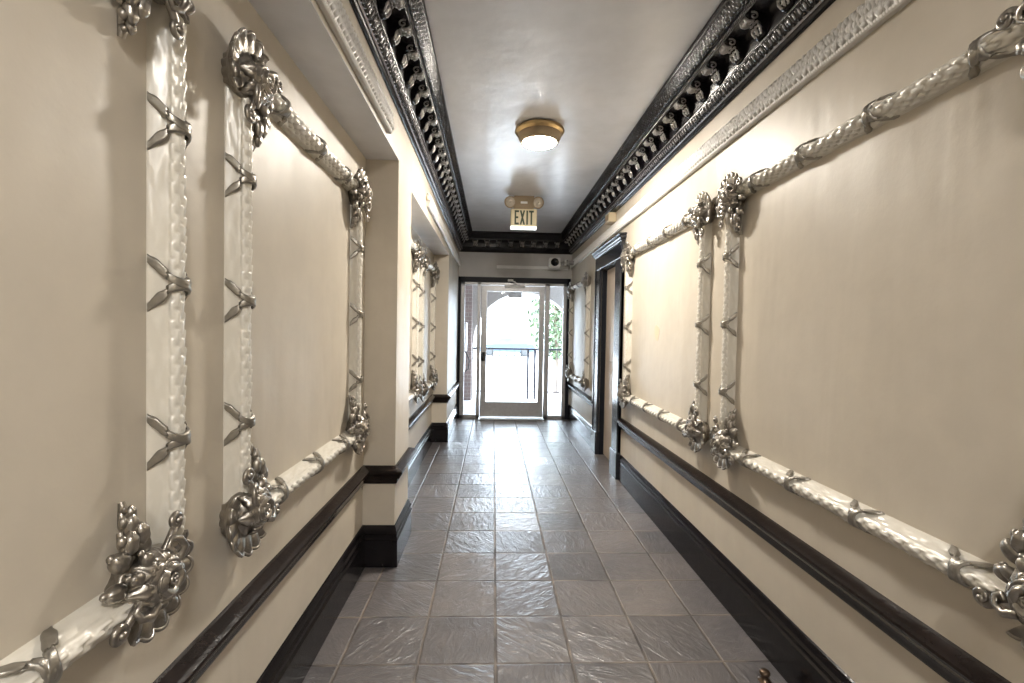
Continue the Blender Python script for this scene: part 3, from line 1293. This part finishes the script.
s = empty('security_camera', (1.12, 6.62, 2.31))
tag(s, 'small white security camera with round black lens, right of the entrance head', 'security camera')
bpy.context.view_layer.update()
mb = MB()
mb.box(.775, .935, 6.58, 6.72, 2.225, 2.365, bev=.015)
body = part(mb, 'camera_body', M['white'], s)
mb = MB()
Ry = Matrix.Rotation(PI / 2, 3, 'X')
mb.lathe([(0, 0), (.052, 0), (.056, .004), (.056, .014), (.048, .016), (.040, .008), (.0, .004)], (.850, 6.58, 2.296), 28, R=Ry)
part(mb, 'lens', M['dark'], s)
mb = MB()
mb.tube([(.935, 6.65, 2.29), (.99, 6.65, 2.30), (1.04, 6.65, 2.30)], .022, 12)
mb.tube([(1.02, 6.65, 2.26), (1.02, 6.65, 2.34)], .028, 12)
mb.box(1.03, 1.135, 6.60, 6.70, 2.275, 2.325, bev=.01)
part(mb, 'mount', M['steel'], s)

# ------------------------------------------------------------------ ceiling lamps


def ceiling_lamp(x, y, label, glow='glow'):
    r = empty('ceiling_lamp', (x, y, ZC))
    tag(r, label, 'ceiling lamp')
    mb = MB()
    mb.lathe([(0, 0), (.110, 0), (.150, -.004), (.168, -.014), (.174, -.028), (.166, -.040), (.150, -.046), (.146, -.058)], seg=48)
    mb.build('pan', M['brass'], r)
    mb = MB()
    mb.lathe([(.148, -.044), (.152, -.052), (.146, -.078), (.134, -.098), (.120, -.106), (.116, -.100)], seg=48)
    mb.build('ring', M['brass2'] if 'brass2' in M else M['beigedark'], r)['label'] = 'tan metal ring'
    mb = MB()
    mb.lathe([(.118, -.102), (.112, -.107), (.096, -.114), (.070, -.120), (.035, -.123), (0, -.124)], seg=48)
    mb.build('diffuser', M[glow], r)['label'] = 'glowing white glass diffuser'
    return r


ceiling_lamp(.30, 3.29, 'round brass flush ceiling lamp with glowing white glass, in front of the exit sign')
for yy, txt in ((-.75, 'unseen fill lamp added just behind the viewer to brighten the near walls'), (-2.2, 'unseen fill lamp added at the rear of the hallway to brighten the near walls')):  # unseen lamps added only as fill for the near walls
    ceiling_lamp(.285, yy, txt, 'glowfill')

# ------------------------------------------------------------------ exit sign
ex, ey = .30, 4.98
sg = empty('exit_sign', (ex, ey, ZC))
tag(sg, 'beige EXIT sign with two round emergency lamps hanging from the ceiling', 'exit sign')
mb = MB()
mb.prism([(-.105, -.135), (.105, -.135), (.120, -.05), (.105, -.012), (.105, 0), (-.105, 0), (-.105, -.012), (-.120, -.05)], 'y', -.045, .045)
mb.build('case', M['beigedark'], sg)
mb = MB()
mb.box(-.138, .138, -.040, .040, -.318, -.135, bev=.005)
mb.box(-.132, .132, -.044, -.038, -.312, -.142, bev=.002)
mb.build('sign_panel', M['signface'], sg)
mb = MB()
mb.box(-.138, .138, -.042, .042, -.338, -.318, bev=.004)
mb.build('downlight', M['glowbar'], sg)['label'] = 'bright white strip under the sign'
# letters
LZ0, LZ1, LT = -.302, -.154, .017
ly0, ly1 = -.050, -.0435


def letter(x0, w, strokes):
    mb = MB()
    for st in strokes:
        mb.prism([(x0 + p[0] * w, LZ0 + p[1] * (LZ1 - LZ0)) for p in st], 'y', ly0, ly1)
    mb.build('letter', M['letter'], sg)


letter(-.098, .046, [[(0, 0), (.36, 0), (.36, 1), (0, 1)], [(0, 0), (1, 0), (1, .13), (0, .13)], [(0, .87), (1, .87), (1, 1), (0, 1)], [(0, .44), (.85, .44), (.85, .57), (0, .57)]])
letter(-.043, .056, [[(0, 0), (.32, 0), (1, 1), (.68, 1)], [(.68, 0), (1, 0), (.32, 1), (0, 1)]])
letter(.026, .018, [[(0, 0), (1, 0), (1, 1), (0, 1)]])
letter(.053, .052, [[(.34, 0), (.68, 0), (.68, 1), (.34, 1)], [(0, .87), (1, .87), (1, 1), (0, 1)]])
mb = MB()
mb.box(-.036, .036, -.052, -.043, -.082, -.060, bev=.002)
mb.build('name_plate', M['white'], sg)
for sx in (-1, 1):
    mb = MB()
    Rl = Matrix.Rotation(PI / 2 + .25, 3, 'X')
    mb.lathe([(0, -.055), (.030, -.052), (.052, -.030), (.060, 0), (.062, .010), (.054, .014), (.050, .006)], (sx * .146, -.050, -.070), 28, R=Rl)
    mb.tube([(sx * .09, 0, -.06), (sx * .146, -.02, -.066)], .014, 10)
    l = mb.build('emergency_lamp', M['beigedark'], sg)
    mb = MB()
    mb.lathe([(.050, .006), (.040, .012), (.020, .017), (0, .018)], (sx * .146, -.050, -.070), 28, R=Rl)
    mb.ellipsoid((sx * .146, -.062, -.074), (.012, .014, .012), nu=8, nv=10)
    mb.build('lens', M['lens'], l)

# small boxes by the cornice
s = empty('alarm_box', (WR, 4.5, 2.42))
tag(s, 'small tan alarm box on the right wall under the black cornice', 'alarm box')
mb = MB()
mb.box(-.075, 0, -.075, .075, -.045, .045, bev=.006)
mb.build('case', M['beige'], s)
mb = MB()
mb.box(-.080, -.072, -.055, .055, -.030, .030, bev=.003)
mb.build('grille', M['beigedark'], s)
s = empty('alarm_sensor', (WL, 3.60, 2.315))
tag(s, 'tiny tan sensor at the end of the left white lace moulding', 'sensor')
mb = MB()
mb.lathe([(0, 0), (.018, 0), (.018, .012), (.012, .022), (0, .026)], R=Matrix.Rotation(PI / 2, 3, 'Y'), seg=20)
mb.build('cap', M['beige'], s)
s = empty('wall_outlet', (WR, 5.80, .60))
s.location.z = .575
# outlet plate sits just above the chair rail
s.location = (WR, 5.86, .61)
tag(s, 'white wall outlet low on the right wall beyond the side door', 'outlet')
mb = MB()
mb.box(-.006, 0, -.057, .057, -.035, .035, bev=.002)
mb.build('plate', M['white'], s)
for sy in (-1, 1):
    mb = MB()
    mb.box(-.008, -.004, sy * .026 - .014, sy * .026 + .014, -.014, .014, bev=.002)
    mb.build('socket', M['dark'], s)

mb = MB()
pp = [(3.248 + (.045 + .008 * math.sin(3 * a)) * math.cos(a), 1.319 + (.062 + .009 * math.sin(2 * a + 1)) * math.sin(a)) for a in [2 * PI * k / 24 for k in range(24)]]
mb.prism(pp, 'x', WR - .0015, WR)
tag(mb.build('wall_patch', M['beige']), 'small beige plaster patch inside the right frame before the tan door', 'wall patch')

s = MB()
s.lathe([(0, 0), (.024, 0), (.024, .004), (.014, .008), (.013, .022), (.019, .026), (.019, .036), (.014, .040), (0, .041)], (1.055, 1.705, 0), 24)
tag(s.build('door_stop', M['bronze']), 'small bronze door stop on the tiles beside the right baseboard', 'door stop')

# ------------------------------------------------------------------ porch and street
mb = MB()
mb.box(-3.0, 4.0, YB + .151, 9.9, -.20, -.05)
tag(mb.build('floor_porch', M['paving']), 'pale porch floor outside the entrance', 'floor', kind='structure')
mb = MB()
ACX, AR, AZ = .63, 1.03, 1.05
YA = 9.25
segs = 28
mb.box(-3.0, ACX - AR, YA, YA + .35, -.15, 3.2)
mb.box(ACX + AR, 4.0, YA, YA + .35, -.15, 3.2)
for k in range(segs):
    a0 = PI - PI * k / segs
    a1 = PI - PI * (k + 1) / segs
    x0, z0 = ACX + AR * math.cos(a0), AZ + AR * math.sin(a0)
    x1, z1 = ACX + AR * math.cos(a1), AZ + AR * math.sin(a1)
    mb.prism([(x0, z0), (x1, z1), (x1, 3.2), (x0, 3.2)], 'y', YA, YA + .35)
tag(mb.build('wall_porch', M['stucco']), 'pale arched porch wall facing the street', 'wall', kind='structure')
mb = MB()
mb.box(-.95, -.62, YB + .16, YA, -.05, 3.2)
mb.box(-.62, -.42, YA - .18, YA, -.05, 3.2)
tag(mb.build('wall_porch_brick', M['brick']), 'pale pink brick side wall of the porch', 'wall', kind='structure')
mb = MB()
mb.box(-3.0, 4.0, YB + .151, YA + .35, 3.2, 3.3)
tag(mb.build('ceiling_porch', M['stucco']), 'porch ceiling', 'ceiling', kind='structure')
mb = MB()
mb.box(-40, 40, 9.9, 80, -.75, -.6)
tag(mb.build('floor_street', M['paving']), 'bright street beyond the porch', 'street', kind='structure')

mb = MB()
mb.box(1.401, 4.0, YB + .05, YB + .15, -.2, 3.3)
mb.box(-3.0, -.951, YB + .05, YB + .15, -.2, 3.3)
mb.box(-3.0, 4.0, YB + .05, YB + .15, ZC + .11, 3.3)
tag(mb.build('wall_facade', M['stucco']), 'outer face of the building towards the porch', 'wall', kind='structure')

# railing in the arch
r = empty('porch_railing', (ACX, YA + .1, -.05))
tag(r, 'iron railing closing the porch arch outside the glass door', 'railing')
for nm, z, t in (('top_rail', .985, .018), ('bottom_rail', .13, .012)):
    mb = MB()
    mb.box(-AR + .0, AR - .0, -t, t, z, z + 2 * t, bev=.004)
    mb.build(nm, M['iron'], r)
xb = -AR + .1
while xb < AR - .05:
    mb = MB()
    mb.box(xb - .006, xb + .006, -.006, .006, .14, .985)
    mb.build('baluster', M['iron'], r)
    xb += .145
for xb in (.075, .215):
    mb = MB()
    mb.box(xb - .022, xb + .022, -.022, .022, 0, .985, bev=.004)
    mb.build('gate_post', M['iron'], r)

# porch light under the arch
p = empty('porch_light', (.40, 8.75, 1.985))
tag(p, 'grey box light hanging under the porch arch', 'lamp')
mb = MB()
mb.box(-.13, .13, -.06, .06, -.05, .05, bev=.01)
mb.build('housing', M['steel'], p)
mb = MB()
mb.tube([(0, 0, .05), (0, 0, 1.21)], .008, 8)
mb.build('stem', M['steel'], p)

# call box on the brick wall
p = empty('call_box', (-.62, 8.0, 1.2))
tag(p, 'tall grey call box mounted on the porch brick wall, left of the door', 'call box')
mb = MB()
mb.box(0, .17, -.10, .10, -.25, .25, bev=.012)
mb.build('box', M['steel'], p)
mb = MB()
mb.box(0.02, .14, -.09, .09, -.62, -.27, bev=.02)
mb.build('lower_box', M['alu'], p)
mb = MB()
mb.tube([(.16, -.05, -.25), (.22, -.06, -.40), (.20, -.05, -.55), (.13, -.04, -.60)], .010, 8)
mb.build('cord', M['rubber'], p)

# parked car on the street


def car(x, y, z, label):
    c = empty('car', (x, y, z))
    tag(c, label, 'car')
    L = 4.2
    side = [(-2.1, .35), (-2.12, .62), (-2.0, .82), (-1.15, .92), (-.55, 1.36), (.75, 1.40), (1.35, 1.0), (2.0, .90), (2.12, .6), (2.08, .32)]
    mb = MB()
    rows = []
    for (yy, k) in ((-.86, .93), (-.80, 1.0), (-.4, 1.02), (.4, 1.02), (.80, 1.0), (.86, .93)):
        rows.append([(px * (.98 if abs(yy) > .82 else 1), yy * (.82 if pz > 1.1 else 1), .3 + (pz - .3) * k) for px, pz in side])
    mb.grid(rows, wrap_v=True)
    n = len(side)
    mb.add(rows[0], [tuple(range(n))], smooth=False)
    mb.add(rows[-1], [tuple(range(n))], smooth=False)
    mb.build('body', M['carblue'], c)
    for sy in (-1, 1):
        mb = MB()
        mb.prism([(-1.0, .96), (-.52, 1.28), (.05, 1.30), (.05, .96)], 'y', sy * .80, sy * .735)
        mb.prism([(.12, .96), (.12, 1.30), (.70, 1.30), (1.10, .98)], 'y', sy * .80, sy * .735)
        mb.build('side_window', M['carglass'], c)
        for wx in (-1.35, 1.3):
            mb = MB()
            mb.lathe([(0, -.10), (.20, -.10), (.31, -.09), (.33, -.05), (.33, .05), (.31, .09), (.20, .10), (0, .10)], (wx, sy * .80, .33), 28, R=Matrix.Rotation(PI / 2, 3, 'X'))
            mb.build('wheel', M['rubber'], c)
    return c


car(1.1, 36.0, -.6, 'blue grey car parked across the street, seen through the door glass')

# pale house across the street
h = empty('house', (-2.0, 40, -.6))
tag(h, 'pale house far across the street, washed out by daylight', 'house')
mb = MB()
mb.box(-7, 6, 0, 7, 0, 4.6)
mb.build('wall', M['house'], h)
mb = MB()
mb.prism([(-7.5, 4.6), (6.5, 4.6), (5.2, 6.2), (-6.2, 6.2)], 'y', -.4, 7.4)
mb.build('roof', M['paving'], h)
for xw in (-5, -2.4, .4, 3.2):
    mb = MB()
    mb.box(xw - .55, xw + .55, -.06, .02, 1.5, 3.1, bev=.02)
    w = mb.build('window', M['white'], h)
    mb = MB()
    mb.box(xw - .45, xw + .45, -.075, -.055, 1.6, 3.0)
    mb.build('pane', M['pane'], w)


def tree(x, y, z, hh, r, label, n=900, seed=1):
    rnd = random.Random(seed)
    t = empty('tree', (x, y, z))
    tag(t, label, 'tree')
    mb = MB()
    mb.tube([(0, 0, 0), (.03, .02, hh * .3), (-.04, 0, hh * .6), (0, 0, hh * .9)], [.11, .08, .06, .02], 10)
    for k in range(6):
        a = k * 1.05
        mb.tube([(0, 0, hh * (.35 + .07 * k)), (r * .5 * math.cos(a), r * .5 * math.sin(a), hh * (.5 + .07 * k))], [.04, .012], 7)
    mb.build('trunk', M['bark'], t)
    mb = MB()
    for k in range(n):
        u = rnd.random() ** .5
        a = rnd.random() * 2 * PI
        el = (rnd.random() - .5) * PI
        c = Vector((r * u * math.cos(a) * math.cos(el), r * u * math.sin(a) * math.cos(el), hh * .66 + hh * .36 * math.sin(el) * u))
        d1 = Vector((rnd.gauss(0, 1), rnd.gauss(0, 1), rnd.gauss(0, 1))).normalized() * .10
        d2 = d1.orthogonal().normalized() * .045
        mb.add([c - d1, c + d2, c + d1, c - d2], [(0, 1, 2, 3)], smooth=False)
    mb.build('crown', M['leaf'], t)
    return t


tree(1.85, 13.5, -.6, 3.6, .9, 'small leafy tree outside, behind the right sidelight', 1300, 3)
tree(-4.0, 33, -.6, 4.2, 1.6, 'leafy tree in front of the far house, left side', 900, 5)
tree(3.6, 36, -.6, 4.6, 1.7, 'leafy tree at the right end of the far house', 900, 8)
